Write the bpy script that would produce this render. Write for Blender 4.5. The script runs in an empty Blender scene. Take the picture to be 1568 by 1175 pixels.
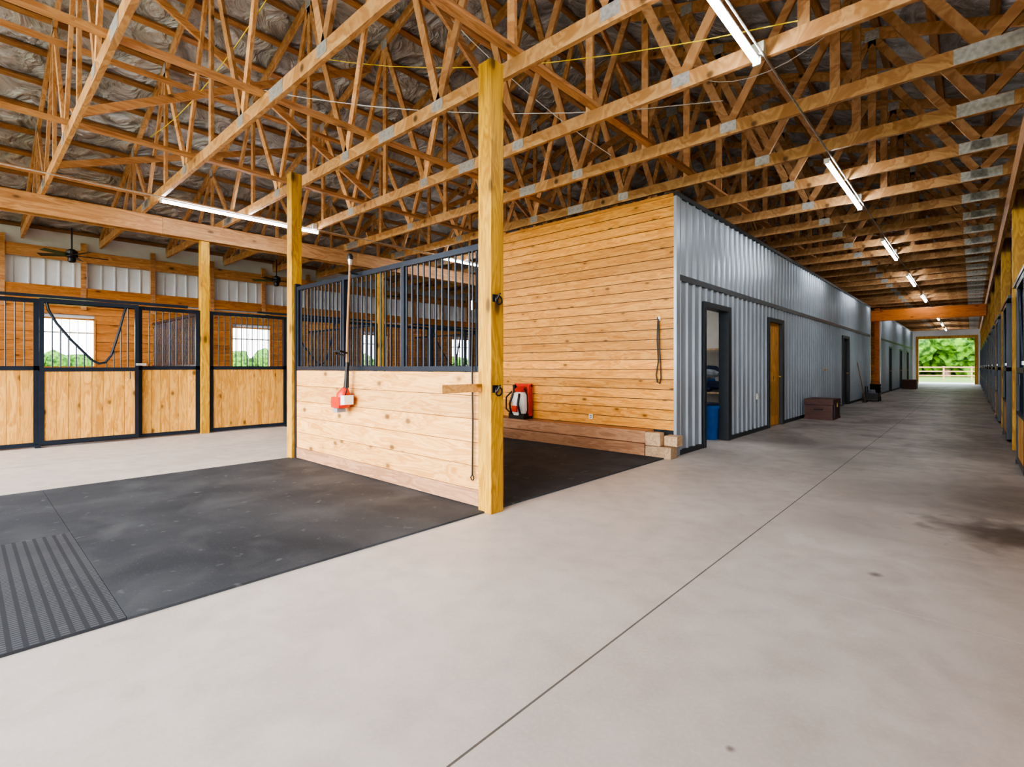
import bpy, math, random
from mathutils import Vector, noise
random.seed(7)
S=bpy.context.scene
try:
    S.view_settings.view_transform='AgX'
    S.view_settings.look='AgX - High Contrast'
    S.view_settings.exposure=0.97
except Exception as e: print(e)

# ------------------------------------------------------------ materials
def newmat(name):
    m=bpy.data.materials.new(name); m.use_nodes=True
    nt=m.node_tree; b=nt.nodes['Principled BSDF']
    return m,nt,b
def N(nt,t,**k):
    n=nt.nodes.new(t)
    for a,v in k.items(): setattr(n,a,v)
    return n
def L(nt,a,b): nt.links.new(a,b)
def ramp(nt,fac,stops):
    r=N(nt,'ShaderNodeValToRGB'); e=r.color_ramp.elements
    while len(e)<len(stops): e.new(0.5)
    for i,(p,c) in enumerate(stops):
        e[i].position=p; e[i].color=(*c,1) if len(c)==3 else c
    L(nt,fac,r.inputs[0]); return r.outputs[0]
def mix(nt,fac,a,b,mode='MIX'):
    m=N(nt,'ShaderNodeMix',data_type='RGBA',blend_type=mode)
    for s,v in ((m.inputs[0],fac),(m.inputs[6],a),(m.inputs[7],b)):
        if hasattr(v,'is_output'): L(nt,v,s)
        elif isinstance(v,(int,float)): s.default_value=v
        else: s.default_value=(*v,1)
    return m.outputs[2]
def mth(nt,op,a,b=0.0,c=None):
    m=N(nt,'ShaderNodeMath',operation=op)
    for i,v in enumerate((a,b,c)):
        if v is None: continue
        if hasattr(v,'is_output'): L(nt,v,m.inputs[i])
        else: m.inputs[i].default_value=v
    return m.outputs[0]
def plain(name,col,rough=0.5,metal=0.0,var=0.12,scale=8,emis=0):
    m,nt,b=newmat(name)
    tc=N(nt,'ShaderNodeTexCoord'); no=N(nt,'ShaderNodeTexNoise'); no.inputs['Scale'].default_value=scale; no.inputs['Detail'].default_value=4
    L(nt,tc.outputs['Object'],no.inputs['Vector'])
    d=tuple(max(0,c*(1-var)) for c in col); u=tuple(min(1,c*(1+var)) for c in col)
    c=ramp(nt,no.outputs[0],[(0.3,d),(0.7,u)])
    L(nt,c,b.inputs['Base Color']); b.inputs['Roughness'].default_value=rough; b.inputs['Metallic'].default_value=metal
    if emis:
        b.inputs['Emission Color'].default_value=(*col,1); b.inputs['Emission Strength'].default_value=emis
    return m
def wood(name,light,dark,scale=(1.2,9,9),knots=True,rough=0.5,kscale=(2.2,2.2,5.0),islvar=0.35,kt=0.13,grain=0.3):
    m,nt,b=newmat(name)
    tc=N(nt,'ShaderNodeTexCoord'); g=N(nt,'ShaderNodeNewGeometry')
    off=N(nt,'ShaderNodeCombineXYZ')
    r20=mth(nt,'MULTIPLY',g.outputs['Random Per Island'],37.0)
    for i in range(3): L(nt,r20,off.inputs[i])
    add=N(nt,'ShaderNodeVectorMath',operation='ADD'); L(nt,tc.outputs['Object'],add.inputs[0]); L(nt,off.outputs[0],add.inputs[1])
    mp=N(nt,'ShaderNodeMapping'); mp.inputs['Scale'].default_value=scale; L(nt,add.outputs[0],mp.inputs[0])
    no=N(nt,'ShaderNodeTexNoise'); no.inputs['Scale'].default_value=1.3; no.inputs['Detail'].default_value=5; no.inputs['Distortion'].default_value=1.2
    L(nt,mp.outputs[0],no.inputs['Vector'])
    w=mth(nt,'SINE',mth(nt,'MULTIPLY',no.outputs[0],38.0))
    w=mth(nt,'MULTIPLY_ADD',w,0.5,0.5)
    big=mth(nt,'MULTIPLY_ADD',no.outputs[0],1.3,-0.15)
    f=mth(nt,'ADD',mth(nt,'MULTIPLY',w,grain),mth(nt,'MULTIPLY',big,1-grain))
    c=ramp(nt,f,[(0.2,dark),(0.72,light)])
    br=mth(nt,'MULTIPLY_ADD',g.outputs['Random Per Island'],islvar,1-islvar*0.6)
    hb=N(nt,'ShaderNodeHueSaturation'); L(nt,c,hb.inputs['Color']); L(nt,br,hb.inputs['Value']); c=hb.outputs[0]
    if knots:
        mk=N(nt,'ShaderNodeMapping'); mk.inputs['Scale'].default_value=kscale; L(nt,add.outputs[0],mk.inputs[0])
        v=N(nt,'ShaderNodeTexVoronoi'); v.inputs['Scale'].default_value=1.0; L(nt,mk.outputs[0],v.inputs['Vector'])
        halo=ramp(nt,v.outputs['Distance'],[(kt*0.8,(1,1,1)),(kt*2.2,(0,0,0))])
        c=mix(nt,mth(nt,'MULTIPLY',halo,0.35),c,tuple(x*0.7 for x in dark))
        kf=ramp(nt,v.outputs['Distance'],[(0.0,(1,1,1)),(kt*0.6,(0.75,)*3),(kt,(0,0,0))])
        c=mix(nt,mth(nt,'MULTIPLY',kf,0.9),c,tuple(x*0.16 for x in dark))
    L(nt,c,b.inputs['Base Color']); b.inputs['Roughness'].default_value=rough
    bp=N(nt,'ShaderNodeBump'); bp.inputs['Strength'].default_value=0.12; bp.inputs['Distance'].default_value=0.01
    L(nt,w,bp.inputs['Height']); L(nt,bp.outputs[0],b.inputs['Normal'])
    return m

M={}
M['truss']=wood('truss_lumber',(0.66,0.39,0.19),(0.42,0.195,0.07),scale=(2,6,2),kscale=(3,3,3),islvar=0.5)
M['purlin']=wood('purlin_lumber',(0.50,0.27,0.12),(0.33,0.15,0.055),scale=(6,1,6),knots=False,islvar=0.5)
M['girder']=wood('girder_lumber',(0.62,0.35,0.17),(0.40,0.18,0.07),scale=(9,1,9),kscale=(4,2,4))
M['post']=wood('treated_post_wood',(0.62,0.355,0.05),(0.38,0.185,0.02),scale=(9,9,0.9),kscale=(5,5,2.2),islvar=0.1,kt=.18,grain=.4)
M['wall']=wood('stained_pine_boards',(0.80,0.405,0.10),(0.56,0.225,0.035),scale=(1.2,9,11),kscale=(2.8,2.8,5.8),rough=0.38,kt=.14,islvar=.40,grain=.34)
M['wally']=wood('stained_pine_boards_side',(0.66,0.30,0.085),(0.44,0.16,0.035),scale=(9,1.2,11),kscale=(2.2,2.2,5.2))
M['panel']=wood('pale_pine_boards',(0.80,0.46,0.18),(0.58,0.27,0.075),scale=(1.0,8,8),kscale=(3.2,3.2,5.0),islvar=0.22,kt=.17,grain=.36)
M['vpanel']=wood('vertical_pine_boards',(0.80,0.44,0.12),(0.54,0.245,0.045),scale=(8,8,1.1),kscale=(5,5,3.2),islvar=0.3,kt=.17,grain=.36)
M['timber']=wood('timber_brown',(0.50,0.28,0.16),(0.30,0.15,0.08),scale=(1,8,8),kscale=(2,2,4),islvar=0.3)
M['cutwood']=wood('cut_block_wood',(0.58,0.42,0.27),(0.38,0.24,0.14),scale=(8,8,8),knots=False)
M['orange']=wood('orange_beam_wood',(0.80,0.26,0.04),(0.6,0.16,0.02),scale=(1,8,8))
M['steel']=plain('black_painted_steel',(0.022,0.032,0.050),0.3,0.3)
M['black']=plain('black_plastic',(0.012,0.012,0.014),0.45)
M['plate']=plain('galvanised_plate',(0.60,0.60,0.60),0.42,0.7,0.2,30)
M['white']=plain('white_metal',(0.78,0.83,0.90),0.4,0.0,0.05,3)
M['metal']=plain('grey_blue_wall_metal',(0.42,0.485,0.56),0.3,0.3,0.07,1.5)
M['trim']=plain('charcoal_trim',(0.030,0.038,0.048),0.4)
M['cream']=plain('cream_drywall',(0.60,0.58,0.54),0.8,0,0.04)
M['red']=plain('red_plastic',(0.60,0.035,0.015),0.35)
M['wplast']=plain('white_plastic',(0.75,0.75,0.72),0.4,0,0.03)
M['blue']=plain('blue_plastic',(0.01,0.15,0.55),0.4)
M['navy']=plain('navy_cloth',(0.02,0.03,0.07),0.9,0,0.5)
M['grey']=plain('grey_cloth',(0.25,0.26,0.3),0.9,0,0.4)
M['brownbox']=wood('brown_stained_wood',(0.12,0.040,0.028),(0.06,0.02,0.015),knots=False)
M['brass']=plain('brass',(0.6,0.42,0.15),0.3,0.8)
M['led']=plain('led_tube',(0.93,0.97,1.0),0.5,emis=30)
M['rope']=plain('tan_shaft',(0.30,0.16,0.075),0.6)
M['yellow']=plain('yellow_wire',(0.75,0.6,0.05),0.5)

# foil
m,nt,b=newmat('foil_insulation'); M['foil']=m
tc=N(nt,'ShaderNodeTexCoord'); no=N(nt,'ShaderNodeTexNoise'); no.inputs['Scale'].default_value=2.2; no.inputs['Detail'].default_value=7; no.inputs['Distortion'].default_value=1.8
L(nt,tc.outputs['Object'],no.inputs['Vector'])
L(nt,ramp(nt,no.outputs[0],[(0.3,(0.40,0.42,0.45)),(0.65,(0.78,0.81,0.85))]),b.inputs['Base Color'])
b.inputs['Metallic'].default_value=0.45; b.inputs['Roughness'].default_value=0.34
bp=N(nt,'ShaderNodeBump'); bp.inputs['Strength'].default_value=1.0; bp.inputs['Distance'].default_value=0.28
L(nt,no.outputs[0],bp.inputs['Height']); L(nt,bp.outputs[0],b.inputs['Normal'])

# concrete
m,nt,b=newmat('concrete_floor'); M['conc']=m
tc=N(nt,'ShaderNodeTexCoord'); P=tc.outputs['Object']
sep=N(nt,'ShaderNodeSeparateXYZ'); L(nt,P,sep.inputs[0])
def noi(sc,det=5,dis=0.0,vec=None):
    n=N(nt,'ShaderNodeTexNoise'); n.inputs['Scale'].default_value=sc; n.inputs['Detail'].default_value=det; n.inputs['Distortion'].default_value=dis
    L(nt,vec or P,n.inputs['Vector']); return n.outputs[0]
n1=noi(0.55,6,0.8); n2=noi(6,8,0.3); n3=noi(60,4); n5=noi(1.7,7,1.2)
c=ramp(nt,n1,[(0.3,(0.50,0.445,0.405)),(0.7,(0.62,0.565,0.525))])
c=mix(nt,mth(nt,'MULTIPLY',ramp(nt,n5,[(0.45,(0,0,0)),(0.7,(1,1,1))]),0.35),c,(0.42,0.37,0.335))
c=mix(nt,mth(nt,'MULTIPLY',ramp(nt,n2,[(0.45,(0,0,0)),(0.75,(1,1,1))]),0.35),c,(0.40,0.35,0.32))
c=mix(nt,mth(nt,'MULTIPLY',ramp(nt,n3,[(0.45,(0,0,0)),(0.8,(1,1,1))]),0.25),c,(0.72,0.67,0.63))
st=N(nt,'ShaderNodeMapping'); st.inputs['Scale'].default_value=(0.6,0.5,1); L(nt,P,st.inputs[0])
n4=noi(1.4,7,1.2,st.outputs[0])
yf=N(nt,'ShaderNodeMapRange'); yf.inputs[1].default_value=4; yf.inputs[2].default_value=10; L(nt,sep.outputs[1],yf.inputs[0])
xr=N(nt,'ShaderNodeMapRange'); xr.inputs[1].default_value=-4.5; xr.inputs[2].default_value=-2.5; L(nt,sep.outputs[0],xr.inputs[0])
c=mix(nt,mth(nt,'MULTIPLY',mth(nt,'MULTIPLY',mth(nt,'MULTIPLY_ADD',ramp(nt,n4,[(0.42,(0,0,0)),(0.62,(1,1,1))]),0.44,0.36),yf.outputs[0]),xr.outputs[0]),c,(0.16,0.135,0.12))
xw_=N(nt,'ShaderNodeMapRange'); xw_.inputs[1].default_value=-1.1; xw_.inputs[2].default_value=0.3; L(nt,sep.outputs[0],xw_.inputs[0])
yw_=N(nt,'ShaderNodeMapRange'); yw_.inputs[1].default_value=1.5; yw_.inputs[2].default_value=5.0; L(nt,sep.outputs[1],yw_.inputs[0])
c=mix(nt,mth(nt,'MULTIPLY',mth(nt,'MULTIPLY',mth(nt,'MULTIPLY',ramp(nt,n5,[(0.35,(0.25,)*3),(0.65,(1,1,1))]),0.6),xw_.outputs[0]),yw_.outputs[0]),c,(0.22,0.18,0.16))
def stain(cx,cy,r,amt,c):
    dx=mth(nt,'SUBTRACT',sep.outputs[0],cx); dy=mth(nt,'SUBTRACT',sep.outputs[1],cy)
    d=mth(nt,'SQRT',mth(nt,'ADD',mth(nt,'MULTIPLY',dx,dx),mth(nt,'MULTIPLY',dy,dy)))
    d=mth(nt,'DIVIDE',mth(nt,'ADD',d,mth(nt,'MULTIPLY',mth(nt,'SUBTRACT',n2,0.5),r*1.6)),r)
    f=ramp(nt,d,[(0.2,(1,1,1)),(1.0,(0,0,0))])
    return mix(nt,mth(nt,'MULTIPLY',f,amt),c,(0.10,0.072,0.058))
c=stain(0.2,5.0,0.55,0.9,c); c=stain(0.2,6.2,1.3,0.5,c); c=stain(-1.9,9.0,0.8,0.45,c); c=stain(-1.3,7.7,0.5,0.4,c); c=stain(-0.6,4.6,0.6,0.2,c)
c=stain(-0.41,3.56,0.05,0.8,c); c=stain(-0.56,1.63,0.018,0.7,c)
def joint(o,pos,w,amt,c,col=(0.06,0.055,0.05),msk=None):
    d=mth(nt,'ABSOLUTE',mth(nt,'SUBTRACT',o,pos))
    f=mth(nt,'MULTIPLY',mth(nt,'LESS_THAN',d,w),amt)
    if msk is not None: f=mth(nt,'MULTIPLY',f,msk)
    return mix(nt,f,c,col)
c=joint(sep.outputs[0],-1.16,0.0045,0.85,c)
c=joint(sep.outputs[0],-8.4,0.005,0.7,c)
c=joint(sep.outputs[1],3.1,0.003,0.35,c,(0.75,0.7,0.65),mth(nt,'GREATER_THAN',sep.outputs[0],-0.6))
L(nt,c,b.inputs['Base Color'])
L(nt,ramp(nt,n2,[(0.3,(0.42,)*3),(0.7,(0.62,)*3)]),b.inputs['Roughness'])
bp=N(nt,'ShaderNodeBump'); bp.inputs['Strength'].default_value=0.08; bp.inputs['Distance'].default_value=0.005
L(nt,n3,bp.inputs['Height']); L(nt,bp.outputs[0],b.inputs['Normal'])

# rubber
def rubber(name,ribs):
    m,nt,b=newmat(name)
    tc=N(nt,'ShaderNodeTexCoord'); P=tc.outputs['Object']
    def noi(sc,det=5,dis=0.0):
        n=N(nt,'ShaderNodeTexNoise'); n.inputs['Scale'].default_value=sc; n.inputs['Detail'].default_value=det; n.inputs['Distortion'].default_value=dis
        L(nt,P,n.inputs['Vector']); return n.outputs[0]
    a=noi(0.8,5,0.6); bb=noi(2.2,8,0.5); s=noi(11,5,0.3); f=noi(80,3)
    c=ramp(nt,a,[(0.35,(0.050,0.055,0.064)),(0.7,(0.078,0.085,0.096))])
    c=mix(nt,mth(nt,'MULTIPLY',ramp(nt,bb,[(0.45,(0,0,0)),(0.75,(1,1,1))]),0.5),c,(0.135,0.142,0.152))
    c=mix(nt,mth(nt,'MULTIPLY',ramp(nt,s,[(0.64,(0,0,0)),(0.72,(1,1,1))]),0.4),c,(0.22,0.225,0.23))
    c=mix(nt,mth(nt,'MULTIPLY',ramp(nt,f,[(0.6,(0,0,0)),(0.75,(1,1,1))]),0.25),c,(0.22,0.22,0.22))
    bp=N(nt,'ShaderNodeBump'); bp.inputs['Distance'].default_value=0.006
    if ribs:
        sep=N(nt,'ShaderNodeSeparateXYZ'); L(nt,P,sep.inputs[0])
        w=mth(nt,'MULTIPLY_ADD',mth(nt,'SINE',mth(nt,'MULTIPLY',sep.outputs[0],260)),0.5,0.5)
        w2=mth(nt,'MULTIPLY_ADD',mth(nt,'SINE',mth(nt,'MULTIPLY',sep.outputs[1],125)),0.5,0.5)
        h=mth(nt,'MULTIPLY',mth(nt,'GREATER_THAN',w,0.35),mth(nt,'GREATER_THAN',w2,0.3))
        c=mix(nt,0.35,c,(0.17,0.178,0.19))
        c=mix(nt,mth(nt,'MULTIPLY',mth(nt,'SUBTRACT',1.0,h),0.7),c,(0.030,0.033,0.040))
        L(nt,h,bp.inputs['Height']); bp.inputs['Strength'].default_value=0.6
    else:
        L(nt,s,bp.inputs['Height']); bp.inputs['Strength'].default_value=0.15
    L(nt,c,b.inputs['Base Color']); L(nt,bp.outputs[0],b.inputs['Normal']); b.inputs['Roughness'].default_value=0.75
    b.inputs['Specular IOR Level'].default_value=0.2
    return m
M['rub']=rubber('rubber_mat_smooth',False); M['rubr']=rubber('rubber_mat_ribbed',True)

def noisy(name,stops,scale,rough=0.9,det=8):
    m,nt,b=newmat(name)
    tc=N(nt,'ShaderNodeTexCoord'); no=N(nt,'ShaderNodeTexNoise'); no.inputs['Scale'].default_value=scale; no.inputs['Detail'].default_value=det
    L(nt,tc.outputs['Object'],no.inputs['Vector'])
    L(nt,ramp(nt,no.outputs[0],stops),b.inputs['Base Color']); b.inputs['Roughness'].default_value=rough
    bp=N(nt,'ShaderNodeBump'); bp.inputs['Strength'].default_value=0.8; L(nt,no.outputs[0],bp.inputs['Height']); L(nt,bp.outputs[0],b.inputs['Normal'])
    return m
M['leaf']=noisy('tree_leaves',[(0.38,(0.015,0.055,0.005)),(0.62,(0.13,0.29,0.02))],2.5)
M['grass']=noisy('grass',[(0.3,(0.09,0.17,0.015)),(0.7,(0.19,0.26,0.04))],0.8)
M['bark']=noisy('bark',[(0.3,(0.08,0.05,0.03)),(0.7,(0.2,0.14,0.1))],5)
M['gravel']=noisy('gravel',[(0.3,(0.42,0.38,0.33)),(0.7,(0.62,0.58,0.52))],8)

# ------------------------------------------------------------ mesh builder
class MB:
    def __init__(s): s.v=[];s.f=[];s.m=[];s.mats=[]
    def mi(s,k):
        if k not in s.mats: s.mats.append(k)
        return s.mats.index(k)
    def box(s,x0,x1,y0,y1,z0,z1,k):
        n=len(s.v); i=s.mi(k)
        s.v+=[(x,y,z) for z in (z0,z1) for y in (y0,y1) for x in (x0,x1)]
        for f in ((0,2,3,1),(4,5,7,6),(0,1,5,4),(2,6,7,3),(0,4,6,2),(1,3,7,5)):
            s.f.append(tuple(n+a for a in f)); s.m.append(i)
    def quad(s,pts,k):
        n=len(s.v); s.v+=[tuple(p) for p in pts]; s.f.append(tuple(range(n,n+len(pts)))); s.m.append(s.mi(k))
    def beam(s,p,q,side,w,h,k):
        p=Vector(p);q=Vector(q);d=(q-p).normalized(); a=Vector(side); a=(a-d*a.dot(d)).normalized(); u=d.cross(a)
        n=len(s.v); i=s.mi(k)
        for e in (p,q):
            for sa,su in ((-1,-1),(1,-1),(1,1),(-1,1)):
                s.v.append(tuple(e+a*sa*w/2+u*su*h/2))
        for f in ((0,3,2,1),(4,5,6,7),(0,1,5,4),(1,2,6,5),(2,3,7,6),(3,0,4,7)):
            s.f.append(tuple(n+x for x in f)); s.m.append(i)
    def tube(s,pts,r,k,n=8,closed=False):
        i=s.mi(k); pts=[Vector(p) for p in pts]; base=len(s.v); c=len(pts)
        ref=None
        for j,p in enumerate(pts):
            if closed: d=pts[(j+1)%c]-pts[j-1]
            else: d=pts[min(j+1,c-1)]-pts[max(j-1,0)]
            d.normalize()
            if ref is None:
                ref=Vector((0,0,1)) if abs(d.z)<0.9 else Vector((1,0,0))
            a=(ref-d*ref.dot(d)).normalized(); ref=a; b=d.cross(a)
            rr=r[j] if isinstance(r,(list,tuple)) else r
            for t in range(n):
                an=2*math.pi*t/n
                s.v.append(tuple(p+(a*math.cos(an)+b*math.sin(an))*rr))
        for j in range(c if closed else c-1):
            j2=(j+1)%c
            for t in range(n):
                t2=(t+1)%n
                s.f.append((base+j*n+t,base+j*n+t2,base+j2*n+t2,base+j2*n+t)); s.m.append(i)
        if not closed:
            s.f.append(tuple(base+t for t in reversed(range(n)))); s.m.append(i)
            s.f.append(tuple(base+(c-1)*n+t for t in range(n))); s.m.append(i)
    def mesh(s,name,smooth=False):
        me=bpy.data.meshes.new(name); me.from_pydata(s.v,[],s.f)
        for k in s.mats: me.materials.append(M[k])
        me.polygons.foreach_set('material_index',s.m)
        if smooth: me.polygons.foreach_set('use_smooth',[True]*len(s.f))
        me.update(); return me
    def build(s,name,loc=(0,0,0),smooth=False,bevel=0,parent=None,rotz=0):
        o=bpy.data.objects.new(name,s.mesh(name,smooth)); bpy.context.collection.objects.link(o); o.location=loc; o.rotation_euler[2]=rotz
        if bevel:
            b=o.modifiers.new('bevel','BEVEL'); b.width=bevel; b.segments=2; b.limit_method='ANGLE'
        if smooth:
            b=o.modifiers.new('es','EDGE_SPLIT'); b.split_angle=math.radians(40)
        if parent: o.parent=parent
        return o
def inst(name,me,loc,rotz=0):
    o=bpy.data.objects.new(name,me); bpy.context.collection.objects.link(o); o.location=loc; o.rotation_euler[2]=rotz; return o

# grid
XL0,XL1,XM0,XM1,XR0,XR1=-13.9,-10.25,-6.6,-2.95,0.5,4.15
CX=(XL0+XR1)/2; HALF=(XR1-XL0)/2
Y0,Y1=-5.0,47.0
BAY=3.655; YG=[2.97+BAY*k for k in range(-2,13)]
ZB=3.75

# ------------------------------------------------------------ floor
b=MB(); b.quad([(XL0,Y0,0),(XR1,Y0,0),(XR1,Y1,0),(XL0,Y1,0)],'conc'); b.build('floor')
b=MB(); b.quad([(-150,-60,-0.04),(150,-60,-0.04),(150,180,-0.04),(-150,180,-0.04)],'grass'); b.build('lawn_ground')
b=MB(); b.box(-5,3,Y1+0.02,Y1+4.5,-0.035,-0.005,'gravel'); b.build('gravel_path')
b=MB()
xs=[XM0,XM0+1.83,XM1]
y=-0.69; row=0
while y<6.1:
    y2=min(y+1.22,6.16)
    for j in range(2):
        b.box(xs[j]+0.001,xs[j+1]-0.001,y+0.0012,y2-0.0012,0.001,0.014,'rubr' if (row==0 and j==1) else 'rub')
    y=y2; row+=1
b.build('rubber_floor_mats')

# ------------------------------------------------------------ trusses
def ztop(x): return ZB+0.17+0.33*(HALF-abs(x))
b=MB(); Yv=(0,1,0); T=0.04
b.beam((-HALF,0,ZB+0.07),(HALF,0,ZB+0.07),Yv,0.045,0.14,'truss')
for sg in (-1,1):
    b.beam((sg*(HALF+0.1),0,ztop(HALF)-0.03),(0,0,ztop(0)),Yv,T,0.14,'truss')
bn=[0.9,2.9,4.95,6.9]; tn=[0,1.9,3.9,5.9,7.9]
def web(x0,z0,x1,z1,w=0.09): b.beam((x0,0,z0),(x1,0,z1),Yv,0.036,w,'truss')
def plate(x,z,w,h):
    for yy in (-0.0255,0.0255): b.box(x-w/2,x+w/2,yy-0.001,yy+0.001,z-h/2,z+h/2,'plate')
for sg in (-1,1):
    seq=[(0,ztop(0)-0.05)]
    for i,x in enumerate(bn):
        seq.append((x,ZB+0.1)); seq.append((tn[i+1],ztop(tn[i+1])-0.04))
    for p,q in zip(seq,seq[1:]): web(sg*p[0],p[1],sg*q[0],q[1])
    for x in (1.9,3.9,5.9,7.9): web(sg*x,ZB+0.1,sg*x,ztop(x)-0.05,0.085)
    web(sg*8.6,ZB+0.1,sg*7.9,ztop(7.9)-.05,0.08)
    for x in bn: plate(sg*x,ZB+0.085,0.17,0.11)
    for x in (1.9,3.9,5.9,7.9): plate(sg*x,ztop(x)-0.03,0.16,0.14)
    plate(sg*4.97,ZB+0.07,0.42,0.13)
plate(0,ZB+0.07,0.3,0.13); plate(0,ztop(0)-0.06,0.25,0.2)
tm=b.mesh('roof_truss')
ty=[0.82+1.22*k for k in range(-4,38)]
for y in ty:
    if y<Y1-0.1: inst('roof_truss',tm,(CX,y,0))
b=MB()
n=16
for sg in (-1,1):
    for i in range(n+1):
        x=HALF*i/n
        b.beam((CX+sg*x,Y0,ztop(x)+0.095),(CX+sg*x,Y1,ztop(x)+0.095),(1,0,-sg*0.33),0.09,0.04,'purlin')
b.build('roof_purlins')
for nm,sg in (('left',-1),('right',1)):
    b=MB()
    p=[(CX,Y0,ztop(0)+0.13),(CX,Y1,ztop(0)+0.13),(CX+sg*(HALF+.3),Y1,ztop(HALF+.3)+0.13),(CX+sg*(HALF+.3),Y0,ztop(HALF+.3)+0.13)]
    b.quad(p,'foil'); b.quad([(a,c,z+0.06) for a,c,z in p],'plate'); b.build('ceiling_'+nm)
b=MB()
for x,z in ((-9.6,ZB+0.16),(-7.4,ZB+0.16),(-5.2,ZB+0.16),(-2.9,ZB+0.16),(1.7,ZB+0.16),(-7.9,5.0),(-4.87,5.6),(-1.9,5.0)):
    b.beam((x,Y0,z),(x,Y1-.1,z),(1,0,0),0.09,0.038,'girder')
for x in (-9.3,-7.2,-4.0,-2.2):
    for k in range(0,36,4):
        y=ty[k]; zt=ztop(x-CX)-0.1
        b.beam((x,y,ZB+0.2),(x,y+3.66,zt),(1,0,0),0.038,0.09,'girder')
        if x in(-7.2,-4.0): b.beam((x+.04,y+3.66,ZB+0.2),(x+.04,y,zt),(1,0,0),0.038,0.09,'girder')
b.build('truss_bracing')
for x in (XL1,XR0):
    b=MB()
    for s in (-1,1):
        yy=Y0
        while yy<Y1-1:
            xa=x+s*0.073; xb=x+s*0.115
            b.box(min(xa,xb),max(xa,xb),yy+0.002,min(yy+BAY,Y1-.02),ZB-0.29,ZB-0.002,'girder'); yy+=BAY
    b.build('girder_beam',bevel=0.004)
def post(x,y,h=ZB-0.01,s=0.14):
    b=MB(); b.box(-s/2,s/2,-s/2,s/2,0,h,'post'); return b.build('support_post',(x,y,0),bevel=0.006)
for y in YG:
    post(XL1,y); post(XR0,y)
post(XM0,2.97,3.74); post(XM1,2.97,3.71,0.15)

# ------------------------------------------------------------ stall fronts
def bars(b,y0,y1,z0,z1,x=0,r=0.0085,sp=0.095):
    n=max(1,int((y1-y0)/sp))
    for i in range(1,n):
        y=y0+(y1-y0)*i/n; b.tube([(x,y,z0),(x,y,z1)],r,'steel',6)
def vboards(b,y0,y1,z0,z1,x=0,w=0.14,k='vpanel'):
    n=max(1,round((y1-y0)/w)); w=(y1-y0)/n
    for i in range(n): b.box(x-0.018,x+0.018,y0+i*w+0.002,y0+(i+1)*w-0.002,z0,z1,k)
def fr(b,y0,y1,z0,z1,x=0,t=0.03,k='steel'): b.box(x-t,x+t,y0,y1,z0,z1,k)
def stall_front(lower):
    b=MB(); e0,e1=0.08,BAY-0.08; d0,d1=1.47,2.67
    fr(b,e0,e1,0.02,0.08); fr(b,e0,d0,1.15,1.21); fr(b,d1,e1,1.15,1.21); fr(b,e0,e1,2.15,2.21)
    for y in (e0,d0-0.06,d1,e1-0.06): fr(b,y,y+0.06,0.0801,2.1499)
    for y in (e0+.06,d1+.06):
        yy=(d0-.06) if y<1 else e1-.06
        if lower=='wood': vboards(b,y,yy,0.08,1.15)
        else:
            vboards(b,y,yy,0.08,0.62); fr(b,y,yy,.62,.66); bars(b,y,yy,0.66,1.15,sp=.08)
        bars(b,y,yy,1.21,2.15)
    x=0.062
    fr(b,d0,d1,0.04,0.10,x); fr(b,d0,d1,1.13,1.19,x); fr(b,d0,d1,2.16,2.22,x)
    fr(b,d0,d0+.05,0.1,2.16,x); fr(b,d1-.05,d1,0.1,2.16,x)
    if lower=='wood': vboards(b,d0+.05,d1-.05,0.10,1.13,x)
    else:
        vboards(b,d0+.05,d1-.05,0.10,.62,x); fr(b,d0+.05,d1-.05,.62,.66,x); bars(b,d0+.05,d1-.05,0.66,1.13,x,sp=.08)
    yk=[(1.55,2.16),(1.57,2.05),(1.66,1.86),(1.82,1.62),(1.98,1.42),(2.08,1.30),(2.16,1.25),(2.24,1.27),(2.31,1.38),(2.37,1.6),(2.43,1.85),(2.47,2.04),(2.5,2.16)]
    b.tube([(x,a,c) for a,c in yk],0.018,'steel',8)
    for i in range(1,12):
        y=d0+.05+(d1-d0-.1)*i/12
        z=2.16
        for (a,c),(a2,c2) in zip(yk,yk[1:]):
            if a<=y<=a2: z=c+(c2-c)*(y-a)/(a2-a)
        if z>1.26: b.tube([(x,y,1.19),(x,y,z)],0.0095,'steel',6)
    b.box(0.02,0.10,0.9,e1-.2,2.23,2.27,'steel')
    b.box(0.09,0.11,d1-0.04,d1+0.1,1.22,1.26,'plate'); b.tube([(0.12,d1-0.12,1.0),(0.12,d1-.12,1.12)],0.01,'steel',6)
    b.box(0.03,0.10,d0-0.05,d0+.01,0.0,0.05,'steel')
    return b.mesh('stall_front')
sfw=stall_front('wood'); sfb=stall_front('bars')
for y in YG[:-1]:
    inst('stall_front',sfw,(XL1,y,0))
    inst('barred_stall_front',sfb,(XR0,y+BAY,0),math.pi)
b=MB()
for i in range(6):
    b.box(0.1,3.55,-0.018,0.018,0.05+i*0.19,0.05+(i+1)*0.19-0.003,'panel')
b.box(0.1,3.55,-0.025,0.025,1.19,1.24,'steel'); b.box(0.1,3.55,-0.025,0.025,2.15,2.2,'steel')
for i in range(1,35): b.tube([(0.1+i*0.098,0,1.24),(0.1+i*0.098,0,2.15)],0.0085,'steel',6)
sp=b.mesh('stall_partition')
for y in YG:
    inst('stall_partition',sp,(XL0,y,0)); inst('stall_partition',sp,(XR0,y,0))

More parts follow.
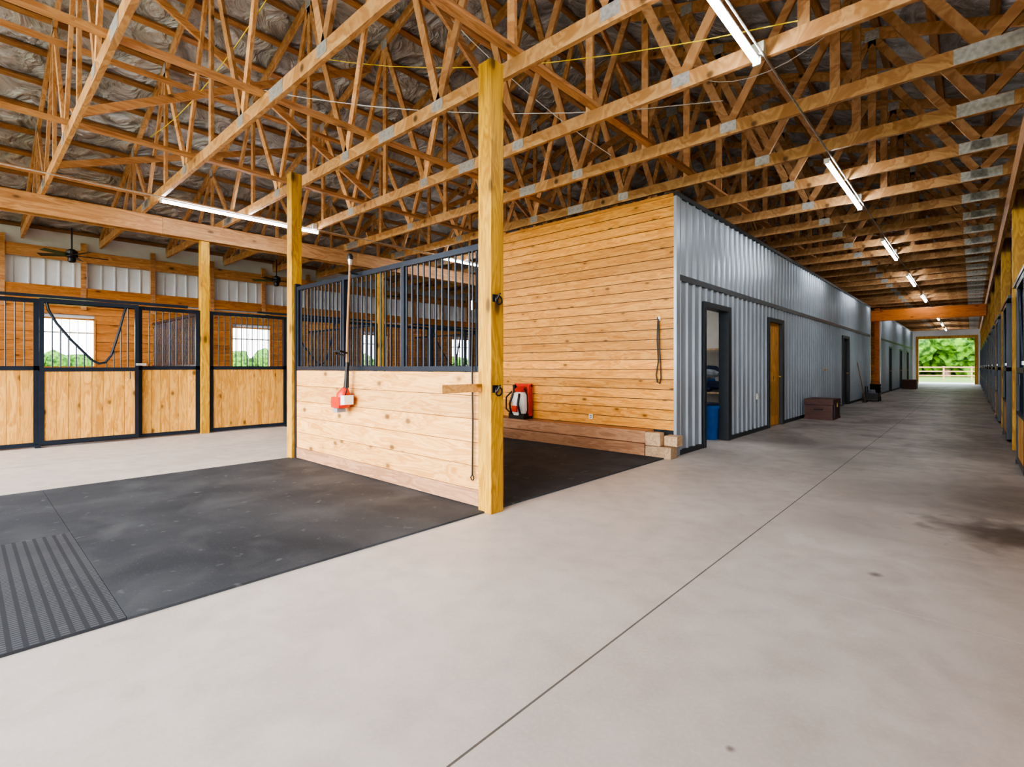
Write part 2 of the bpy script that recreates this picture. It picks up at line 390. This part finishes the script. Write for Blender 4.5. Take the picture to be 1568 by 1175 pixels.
# ------------------------------------------------------------ exterior walls
def ext_wall(name,x,face):
    b=MB(); xi0,xi1=(x,x+0.03) if face>0 else (x-0.03,x)
    wins=[(y+1.68,y+2.62) for y in YG]
    z=0.02; h=0.19
    while z<2.4:
        z2=z+h-0.006
        for (y0,(w0,w1)) in zip(YG,wins):
            y1=min(y0+BAY,Y1)
            if z2>1.21 and z<2.18:
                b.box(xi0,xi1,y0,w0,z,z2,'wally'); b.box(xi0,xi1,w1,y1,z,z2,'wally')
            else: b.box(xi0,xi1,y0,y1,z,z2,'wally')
        z+=h
    xo=x-face*0.05
    def skin(y0,y1,z0,z1): b.box(min(xo,xo-face*0.02),max(xo,xo-face*0.02),y0,y1,z0,z1,'white')
    skin(YG[0],Y1,0,1.2); skin(YG[0],Y1,2.2,4.05)
    py=YG[0]
    for w0,w1 in wins:
        if w1>Y1: break
        skin(py,w0,1.2,2.2); py=w1
    skin(py,Y1,1.2,2.2)
    g0,g1=(x,x+0.06) if face>0 else (x-0.06,x)
    b.box(g0,g1,YG[0],Y1,2.44,2.60,'wally'); b.box(g0,g1,YG[0],Y1,3.40,3.64,'girder')
    b.box(g0,g1,YG[0],Y1,2.64,2.86,'wally')
    yy=YG[0]
    while yy<Y1:
        b.box(min(xo,xo+face*.02),max(xo,xo+face*.02),yy-.012,yy+.012,2.86,3.4,'white'); yy+=.2286
    y=YG[0]
    while y<Y1:
        b.box(g0-0.01*face,g1+0.01*face,y-0.045,y+0.045,2.4,3.8,'girder'); y+=BAY/3
    for w0,w1 in wins:
        if w1>Y1: continue
        for a in ((w0-.02,w0+.012,1.18,2.22),(w1-.012,w1+.02,1.18,2.22),(w0,w1,1.18,1.21),(w0,w1,2.19,2.22)):
            b.box(min(x-.05*face,x+.04*face),max(x-.05*face,x+.04*face),*a,'wally')
        for i in range(1,7):
            yy=w0+(w1-w0)*i/7; b.tube([(x+.02*face,yy,1.2),(x+.02*face,yy,2.2)],0.007,'wplast',6)
        b.box(x-0.01,x+.01,w0,w1,1.90,1.93,'wplast')
    b.build(name)
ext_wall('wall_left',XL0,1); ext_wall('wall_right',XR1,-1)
b=MB()
ox0,ox1,oz=-2.85,0.15,3.2
b.box(XL0,ox0,Y1,Y1+0.1,0,4.0,'white'); b.box(ox1,XR1,Y1,Y1+0.1,0,4.0,'white'); b.box(ox0,ox1,Y1,Y1+0.1,oz,4.0,'white')
b.quad([(XL0,Y1+.05,4.0),(XR1,Y1+.05,4.0),(CX,Y1+.05,ztop(0)+.12)],'foil')
for x0,x1,z0,z1 in ((ox0-.15,ox0,0,oz+.2),(ox1,ox1+.15,0,oz+.2),(ox0,ox1,oz,oz+.2)): b.box(x0,x1,Y1-.06,Y1-.001,z0,z1,'post')
b.build('wall_far')

# ------------------------------------------------------------ inner buildings
def metal_panel(b,x,y0,y1,z0,z1,k='metal'):
    pts=[(x,y0)]; y=math.ceil(y0/0.2286)*0.2286
    while y<y1-0.05:
        if y-0.03>y0: pts+=[(x,y-0.03),(x+0.026,y-0.012),(x+0.026,y+0.012),(x,y+0.03)]
        y+=0.2286
    pts.append((x,y1))
    for (xa,ya),(xb,yb) in zip(pts,pts[1:]):
        b.quad([(xa,ya,z0),(xb,yb,z0),(xb,yb,z1),(xa,ya,z1)],k)
def inner_building(y0,y1,doors,tag,H=3.50):
    b=MB(); xw=XM1
    segs=[];p=y0
    for d in doors: segs.append((p,d[0]));p=d[1]
    segs.append((p,y1))
    for a,c in segs: metal_panel(b,xw,a,c,0.06,2.12)
    metal_panel(b,xw,y0,y1,2.12,2.38); metal_panel(b,xw,y0,y1,2.45,H)
    b.box(xw-0.002,xw+0.03,y0,y1,2.375,2.455,'trim'); b.box(xw-0.15,xw+0.035,y0-0.03,y1+.03,H,H+0.06,'trim')
    for a,c in segs: b.box(xw-0.002,xw+0.03,a,c,0.0,0.07,'trim')
    b.box(xw-0.01,xw+0.032,y0-0.035,y0+0.07,0.0,H,'metal')
    b.box(xw-0.01,xw+0.032,y1-0.07,y1+.02,0.0,H,'metal')
    for a,c in segs: b.box(xw-0.12,xw-0.09,a,c,0.02,2.12,'cream')
    b.box(xw-0.12,xw-0.09,y0,y1,2.12,2.9,'cream')
    b.box(XM0,XM0+0.03,y0,y1,0.02,H,'metal')
    b.box(XM0+0.03,XM0+0.06,y0+.02,y1,0.02,2.9,'cream')
    b.box(XM0,xw-0.09,y0,y1,2.9,2.93,'cream'); b.box(XM0,xw-.01,y0,y1,H-.03,H-.002,'trim')
    b.box(XM0+.06,xw-.12,y0+.03,y0+.06,.02,2.9,'cream')
    b.box(XM0,xw,y1-.03,y1,0.0,H,'cream')
    for yy in (y0+3.0,y0+8,y0+12): b.box(XM0+.06,xw-.12,yy,yy+.08,.02,2.9,'cream')
    b.build('wall_'+tag)
    b=MB(); z=0.34; h=0.138
    while z<H-0.02:
        z2=min(z+h-0.009,H)
        b.box(XM0,xw-0.012,y0-0.03,y0-0.008,z,z2,'wall'); z+=h
    b.box(XM0,xw-.012,y0-.007,y0,0,H,'trim')
    b.box(XM0,xw-.01,y0-0.045,y0,H,H+0.04,'wall')
    b.build('wall_'+tag+'_front')
    for n,d in enumerate(doors):
        b=MB(); a,c,kind=d
        for q in ((a-.05,a+.03,0,2.17),(c-.05,c+.08,0,2.17),(a+.03,c-.05,2.09,2.17)): b.box(xw-.12,xw+.04,*q,'trim')
        if kind=='wood':
            b.box(xw-.07,xw-.03,a+.03,c-.05,.01,2.09,'vpanel')
            for z0,z1 in ((.2,.9),(1.1,1.9)): b.box(xw-.03,xw-.02,a+.18,c-.18,z0,z1,'vpanel')
            b.tube([(xw-.03,c-.12,1.0),(xw+.03,c-.12,1.0),(xw+.03,c-.22,1.0)],.012,'brass',8)
        elif kind=='dark':
            b.box(xw-.07,xw-.03,a+.03,c-.05,.01,2.09,'trim'); b.tube([(xw-.03,c-.12,1.0),(xw+.03,c-.12,1.0),(xw+.03,c-.22,1.0)],.012,'brass',8)
        elif kind=='open':
            b.box(xw-1.0,xw-.13,a-.03,a+.01,.01,2.09,'trim'); b.tube([(xw-.9,a+.01,1),(xw-.9,a+.06,1),(xw-.8,a+.06,1)],.012,'brass',8)
        b.build('door_%s_%d'%(tag,n+1))
inner_building(6.5,24.0,[(7.45,8.45,'open'),(10.65,11.6,'wood'),(18.3,19.3,'dark')],'tack_room')
inner_building(27.0,43.0,[(30,31,'dark'),(35,36,'dark'),(39,40,'dark')],'feed_room')
b=MB(); b.box(XM1+.02,XR0-.12,24.1,24.2,2.98,3.40,'orange'); b.build('header_beam',bevel=.01)
b=MB(); b.box(XM1-.16,XM1-.001,26.7,26.85,0,ZB-.02,'orange'); b.build('corner_post_wood',bevel=.006)

# room contents
b=MB(); b.tube([(0,0,0),(0,0,.03),(0,0,.5),(0,0,.52),(0,0,.56),(0,0,.57)],[.17,.18,.20,.215,.215,.15],'blue',20)
b.tube([(0,.0,.57),(0,.0,.60)],[.2,.17],'navy',16); b.build('blue_feed_bin',(-3.27,8.42,0.0),smooth=True)
b=MB()
b.box(-.5,.5,-.2,.2,.72,.75,'cutwood'); b.box(-.5,.5,-.2,.2,1.5,1.53,'cutwood')
for x in(-.48,.48):
    for y in(-.18,.18): b.box(x-.02,x+.02,y-.02,y+.02,0,1.75,'cutwood')
b.box(-.5,.5,-.2,.2,.2,.23,'cutwood')
random.seed(3)
for i in range(14):
    cx,cy,cz=random.uniform(-.35,.35),random.uniform(-.08,.0),.79+.055*(i%7)
    pts=[(cx-.15,cy-.08,cz),(cx-.05,cy-.02,cz+.03),(cx+.08,cy,cz+.02),(cx+.16,cy-.05,cz)]
    b.tube(pts,[.04,.08,.075,.03],random.choice(['navy','grey','navy','blue']),10)
for i in range(3): b.box(-.42+i*.3,-.2+i*.3,-.15,.15,.235,.5,['blue','navy','grey'][i])
b.build('storage_shelf',(-3.75,9.24,0.0))
b=MB(); b.box(-.15,.15,-.4,.4,-.03,0,'wplast'); b.box(-.12,.12,-.37,.37,-.04,-.031,'led'); b.build('ceiling_lamp',(-4.9,7.6,2.89))  # unseen lamp, added to brighten the room behind the open door

b=MB()
b.box(XM0+.02,-3.24,-.3,-.02,0.0,0.165,'timber'); b.box(XM0+.02,-3.24,-.28,-.02,.17,.335,'timber')
b.build('landscape_timbers',(0,6.48,0),bevel=.008)
b=MB()
b.box(-.24,.12,-.42,-.22,0.0,.15,'cutwood'); b.box(-.02,.16,-.32,-.14,.155,.29,'cutwood'); b.box(-.24,-.03,-.42,-.29,.155,.33,'cutwood')
b.build('stacked_wood_blocks',(-2.98,6.58,0),bevel=.008)
b=MB(); b.box(-.035,.035,-.012,0,0,.07,'wplast'); b.box(-.015,.015,-.016,-.01,.015,.03,'grey'); b.box(-.015,.015,-.016,-.01,.042,.057,'grey'); b.build('wall_outlet',(-4.27,6.46,.41))

# ------------------------------------------------------------ bay partition
b=MB(); x0,x1=XM0+.115,XM1-.08
b.box(x0,x1,-.025,.025,.02,.155,'timber')
for i in range(5):
    b.box(x0,x1,-.02,.02,.158+i*.2,.158+(i+1)*.2-.005,'panel')
b.box(x0,x1,-.026,.026,1.158,1.205,'steel'); b.box(x0,x1,-.026,.026,2.19,2.24,'steel')
for x in (x0,x0+1.15,x0+2.3,x1-.05): b.box(x,x+.05,-.024,.024,1.205,2.19,'steel')
n=38
for i in range(1,n):
    x=x0+(x1-x0)*i/n; b.tube([(x,0,1.205),(x,0,2.19)],.0095,'steel',8)
b.box(x0-.04,x0,-.035,.035,0.02,2.28,'steel')
b.build('stall_divider_panel',(0,2.97,0))
b=MB(); b.box(-.02,.02,-.42,0,-.035,.03,'panel'); b.build('wooden_arm_bracket',(XM1-.045,2.89,1.03),bevel=.004)
def hook(z):
    b=MB()
    b.box(0,.008,-.03,.03,-.03,.03,'black')
    b.tube([(.008,0,.0),(.04,0,.0)],.01,'black',8)
    R=.035
    b.tube([(.045,R*math.sin(t*math.pi/6),-.02+R*math.cos(t*math.pi/6)) for t in range(12)],.007,'black',8,closed=True)
    b.tube([(.05,-.03,-.03),(.075,-.05,-.015),(.085,-.035,.02),(.07,-.01,.03)],.007,'black',8)
    b.build('tie_ring_hook',(XM1+.076,2.94,z),smooth=True)
hook(1.76);hook(1.02)
b=MB(); b.tube([(0,0,.95),(.006,-.0,.5),(-.004,0,.0),(.004,0,-.5),(0,0,-.95)],.008,'black',8)
b.tube([(.02*math.sin(t*math.pi/4),0,-.97+.02*math.cos(t*math.pi/4)) for t in range(8)],.005,'black',6,closed=True)
b.tube([(0,0,.45),(0,0,.53)],.013,'plate',8)
b.build('black_lead_rope',(-3.12,2.92,1.23),smooth=True)
b=MB()
b.tube([(0,0,.1),(.05,-.01,.8),(.08,-.0,1.44)],.015,'rope',10)
b.tube([(.08,0,1.44),(.08,0,1.50)],[.018,.026],'plate',12)
b.tube([(.08,0,1.50),(.08,0,1.53),(.08,0,1.56)],[.03,.035,.02],'black',12)
b.tube([(.02,-.03,.45),(-.04,-.09,.47),(.0,-.14,.5),(.08,-.12,.5),(.06,-.03,.48)],.011,'black',8)
b.tube([(.0,0,.1),(.01,0,.22),(.02,0,.38)],[.03,.024,.02],'black',10)
b.tube([(-.02,-.02,-.12),(-.02,-.02,-.09),(-.02,-.02,.03),(0,-.01,.1)],[.05,.08,.075,.03],'red',14)
b.box(-.15,.02,-.1,.02,-.12,-.0,'red'); b.box(-.12,-.03,-.09,.01,-.17,-.125,'grey'); b.box(.03,.1,-.08,.03,-.08,.02,'wplast')
b.tube([(-.20,-.05,-.07),(-.15,-.05,-.05)],[.03,.05],'red',12)
b.tube([(.05,-.04,.02),(.12,-.06,.08),(.10,-.03,.2),(.03,-.01,.3)],.006,'black',6)
b.build('string_trimmer',(-5.08,2.86,.87),smooth=True)
b=MB(); b.tube([(0,0,0),(0,-.08,0),(0,-.09,.02)],.008,'steel',6); b.build('wall_peg',(-4.99,2.945,2.22))
b=MB()
b.tube([(0,0,.06),(0,0,.1),(0,0,.34),(0,0,.42),(0,0,.45)],[.13,.145,.15,.12,.07],'wplast',16)
b.tube([(0,0,.45),(0,0,.49),(0,0,.53)],[.10,.105,.06],'red',14)
b.box(-.17,.17,-.12,.1,0,.09,'black'); b.box(-.185,-.14,.0,.08,0.05,.56,'black'); b.box(.14,.185,.0,.08,.05,.56,'red'); b.box(-.185,.185,.04,.08,.53,.58,'red')
b.box(-.05,.05,-.17,-.13,.12,.22,'red')
b.tube([(-.15,-.05,.06),(-.26,-.08,.15),(-.24,-.1,.35),(-.13,-.08,.45)],.014,'black',8)
b.tube([(.15,-.05,.05),(.22,-.08,.15),(.21,-.08,.4),(.12,-.05,.5)],.012,'black',8)
b.tube([(-.1,-.13,.08),(-.09,-.18,.25),(-.07,-.12,.42)],.018,'black',8); b.tube([(.1,-.13,.08),(.09,-.18,.25),(.07,-.12,.42)],.018,'black',8)
b.build('backpack_sprayer',(-5.58,6.33,.337),smooth=True)
b=MB(); b.box(-.02,.02,-.01,.0,.86,.92,'wplast'); b.tube([(0,-.01,.88),(0,-.05,.88),(0,-.055,.91)],.006,'steel',6)
b.tube([(0,-.04,.87),(-.015,-.03,.6),(.0,-.03,.3),(-.03,-.03,.12),(-.015,-.03,.02),(.02,-.03,.0),(.04,-.03,.08),(.03,-.03,.3),(.015,-.03,.55),(.01,-.04,.87)],.009,'black',8)
b.build('hanging_lead_rope',(-3.17,6.47,.97),smooth=True)

def trunk(name,loc,sx,sy,h,k):
    b=MB(); b.box(-sx,sx,-sy,sy,0.03,h*.72,k); b.box(-sx-.015,sx+.015,-sy-.015,sy+.015,h*.73,h,k)
    b.box(-sx-.01,sx+.01,-sy-.01,sy+.01,0,.05,k)
    b.box(sx+.016,sx+.03,-.05,.05,h*.6,h*.82,'brass'); b.tube([(-.08,-sy-.016,h*.5),(-.08,-sy-.05,h*.5),(.08,-sy-.05,h*.5),(.08,-sy-.016,h*.5)],.01,'steel',6)
    for s in(-1,1): b.box(sx-.0,sx+.018,s*(sy-.12)-.02,s*(sy-.12)+.02,.03,h*.99,'steel')
    return b.build(name,loc,bevel=.01)
trunk('tack_trunk',(-2.58,13.6,0),.28,.42,.46,'brownbox')
trunk('storage_trunk',(-2.5,35,0),.3,.5,.5,'brownbox')
b=MB(); b.box(-.22,.22,-.35,.35,.06,.28,'black'); b.tube([(-.15,-.2,.28),(-.15,-.25,.5),(-.15,.25,.5),(-.15,.2,.28)],.015,'steel',8)
for s in(-1,1):
    b.tube([(-.24,s*.22,.08),(-.2,s*.22,.08)],.08,'black',14); b.tube([(.2,s*.22,.08),(.24,s*.22,.08)],.08,'black',14)
b.tube([(0,0,.28),(0,0,.4)],[.12,.1],'grey',12); b.build('wheeled_air_compressor',(-2.6,21.6,0))
b=MB()
for i in range(3): b.tube([(0,0,.0+.12*i),(0,0,.30+.12*i),(0,0,.32+.12*i)],[.13,.17,.18],'black',16)
b.tube([(-.17,0,.52),(-.1,0,.66),(.1,0,.66),(.17,0,.52)],.006,'steel',6)
b.build('stacked_buckets',(-2.62,22.7,0),smooth=True)
b=MB(); b.tube([(0,0,.06),(-.22,0,1.35)],.012,'rope',8); b.box(-.05,.05,-.22,.22,0,.07,'black'); b.build('push_broom',(-2.66,20.6,0))
b=MB(); b.box(0,.02,-.12,.12,-.02,.02,'cutwood')
for s in(-.08,.0,.08): b.tube([(.02,s,0),(.06,s,0),(.065,s,.03)],.006,'brass',6)
b.build('wall_hook_rack',(XM1+.028,15.6,1.12))
b=MB(); b.box(0,.015,-.035,.035,0,.11,'wplast'); b.box(.015,.02,-.01,.01,.04,.07,'wplast'); b.build('light_switch',(XM1+.028,9.9,.60))

# ------------------------------------------------------------ LED lights, conduit
b=MB(); b.box(-.022,.022,0,2.44,-.03,0.0,'led'); b.box(-.03,.03,-.02,0,-.04,.02,'wplast'); b.box(-.03,.03,2.44,2.46,-.04,.02,'wplast'); b.box(-.02,.02,0,2.44,.001,.02,'wplast')
lm=b.mesh('led_strip_light')
for x,ys in ((-1.3,1.95),(-9.0,2.04)):
    y=ys-5.15
    while y<46:
        if y+2.5<Y1: inst('led_strip_light',lm,(x,y,ZB-.04))
        y+=5.15
b=MB()
for x in (-1.3,-9.0):
    b.tube([(x+.05,Y0,ZB-.012),(x+.05,Y1-.1,ZB-.012)],.009,'plate',6)
    for k in range(3,38,4): b.box(x-.06,x+.06,ty[k]-.11,ty[k]-.03,ZB+.0,ZB+.09,'wplast')
b.build('electrical_conduit')
b=MB()
def sag(p,q,s,k,r=.005):
    p=Vector(p);q=Vector(q); b.tube([p.lerp(q,t/8)-Vector((0,0,s*4*(t/8)*(1-t/8))) for t in range(9)],r,k,6)
sag((-6.6,3.2,5.4),(-1.0,4.4,3.9),.25,'yellow'); sag((-7.5,2.0,5.0),(-2.0,5.6,4.1),.3,'wplast'); sag((-5.0,3.2,6.1),(-3.4,5.6,3.9),.2,'wplast')
sag((-2.2,5.6,4.4),(-.6,4.5,3.88),.2,'wplast',.004); sag((-9.5,2,4.8),(-4,2.1,5.2),.3,'yellow')
b.build('electrical_wires')
b=MB(); b.tube([(0,0,.35),(0,0,.75)],.012,'black',8); b.tube([(0,0,.2),(0,0,.22),(0,0,.32),(0,0,.36)],[.05,.09,.09,.04],'black',16)
for i in range(5):
    a=2*math.pi*i/5+.3; c,s=math.cos(a),math.sin(a)
    b.beam((c*.08,s*.08,.25),(c*.52,s*.52,.25),(-s,c,.25),.11,.008,'black')
b.tube([(0,0,.12),(0,0,.14),(0,0,.2)],[.03,.06,.06],'black',14)
fm=b.mesh('ceiling_fan')
for y in YG[1:-1]: inst('ceiling_fan',fm,(-12.1,y+2.05,2.98))

# ------------------------------------------------------------ outside trees
import bmesh
def blob(b,c,r,k,seed,sub=3):
    bm=bmesh.new(); bmesh.ops.create_icosphere(bm,subdivisions=sub,radius=1)
    n=len(b.v); i=b.mi(k)
    for v in bm.verts:
        p=v.co.copy(); d=1+.35*noise.noise(p*2.3+Vector((seed,0,0)))+.25*noise.noise(p*7+Vector((0,seed,0)))
        b.v.append(tuple(Vector(c)+p*r*d))
    for f in bm.faces: b.f.append(tuple(n+v.index for v in f.verts)); b.m.append(i)
    bm.free()
random.seed(11)
def tree(loc,s):
    b=MB(); b.tube([(0,0,0),(.05,0,2),(0,.1,4.5)],[.3,.22,.12],'bark',10)
    for a in range(5): b.tube([(0,0,2.2+.3*a),(1.4*math.cos(a*1.3),1.4*math.sin(a*1.3),4+.3*a)],[.1,.04],'bark',6)
    for j in range(26):
        a=random.uniform(0,6.28); r=random.uniform(.3,2.6); blob(b,(r*math.cos(a),r*math.sin(a),random.uniform(.9,6.5)),random.uniform(.9,1.5),'leaf',random.random()*50)
    o=b.build('tree',loc); o.scale=(s,s,s)
for i in range(13): tree((-24+i*3.6,84+4*((i*7)%3),-.05),1.5+.15*((i*5)%3))
b=MB()
for i in range(22): blob(b,(-28+i*2.4,106+random.uniform(-1,1),2.5),random.uniform(3.5,4.5),'leaf',random.random()*50,3)
b.build('hedge_row')
b=MB()
for i in range(45): blob(b,(-95+random.uniform(-2,2),-25+i*2.6,1.3+random.uniform(-.3,.3)),random.uniform(1.8,3.0),'leaf',random.random()*50,2)
b.build('hedge_row')
b=MB()
for i in range(15): b.box(-12+i*2-.06,-12+i*2+.06,64,64.12,0,1.3,'timber')
for z in (.4,.8,1.2): b.box(-12,16,63.95,64,z-.06,z+.06,'timber')
b.build('rail_fence',(0,0,-.04))

# ------------------------------------------------------------ light
w=bpy.data.worlds.new('sky'); S.world=w; w.use_nodes=True; nt=w.node_tree; bg=nt.nodes['Background']
tc=N(nt,'ShaderNodeTexCoord'); sp_=N(nt,'ShaderNodeSeparateXYZ'); L(nt,tc.outputs['Generated'],sp_.inputs[0])
L(nt,ramp(nt,sp_.outputs[2],[(0.0,(1.0,0.99,0.98)),(0.6,(0.70,0.83,1.0))]),bg.inputs[0]); bg.inputs[1].default_value=3.0
sd=bpy.data.lights.new('sun','SUN'); sd.energy=4.6; sd.angle=math.radians(50); sd.color=(1,.975,.945)
so=bpy.data.objects.new('sun',sd); bpy.context.collection.objects.link(so)
so.rotation_euler=Vector((-.3,1,-.28)).to_track_quat('-Z','Y').to_euler()

# ------------------------------------------------------------ camera
cd=bpy.data.cameras.new('camera'); co=bpy.data.objects.new('camera',cd); bpy.context.collection.objects.link(co)
co.location=(0,0,1.2); co.rotation_euler=(math.radians(90),0,math.radians(42.4))
cd.sensor_width=36; cd.lens=17.7; cd.shift_y=-0.0163; cd.clip_start=0.05; cd.clip_end=500
S.camera=co
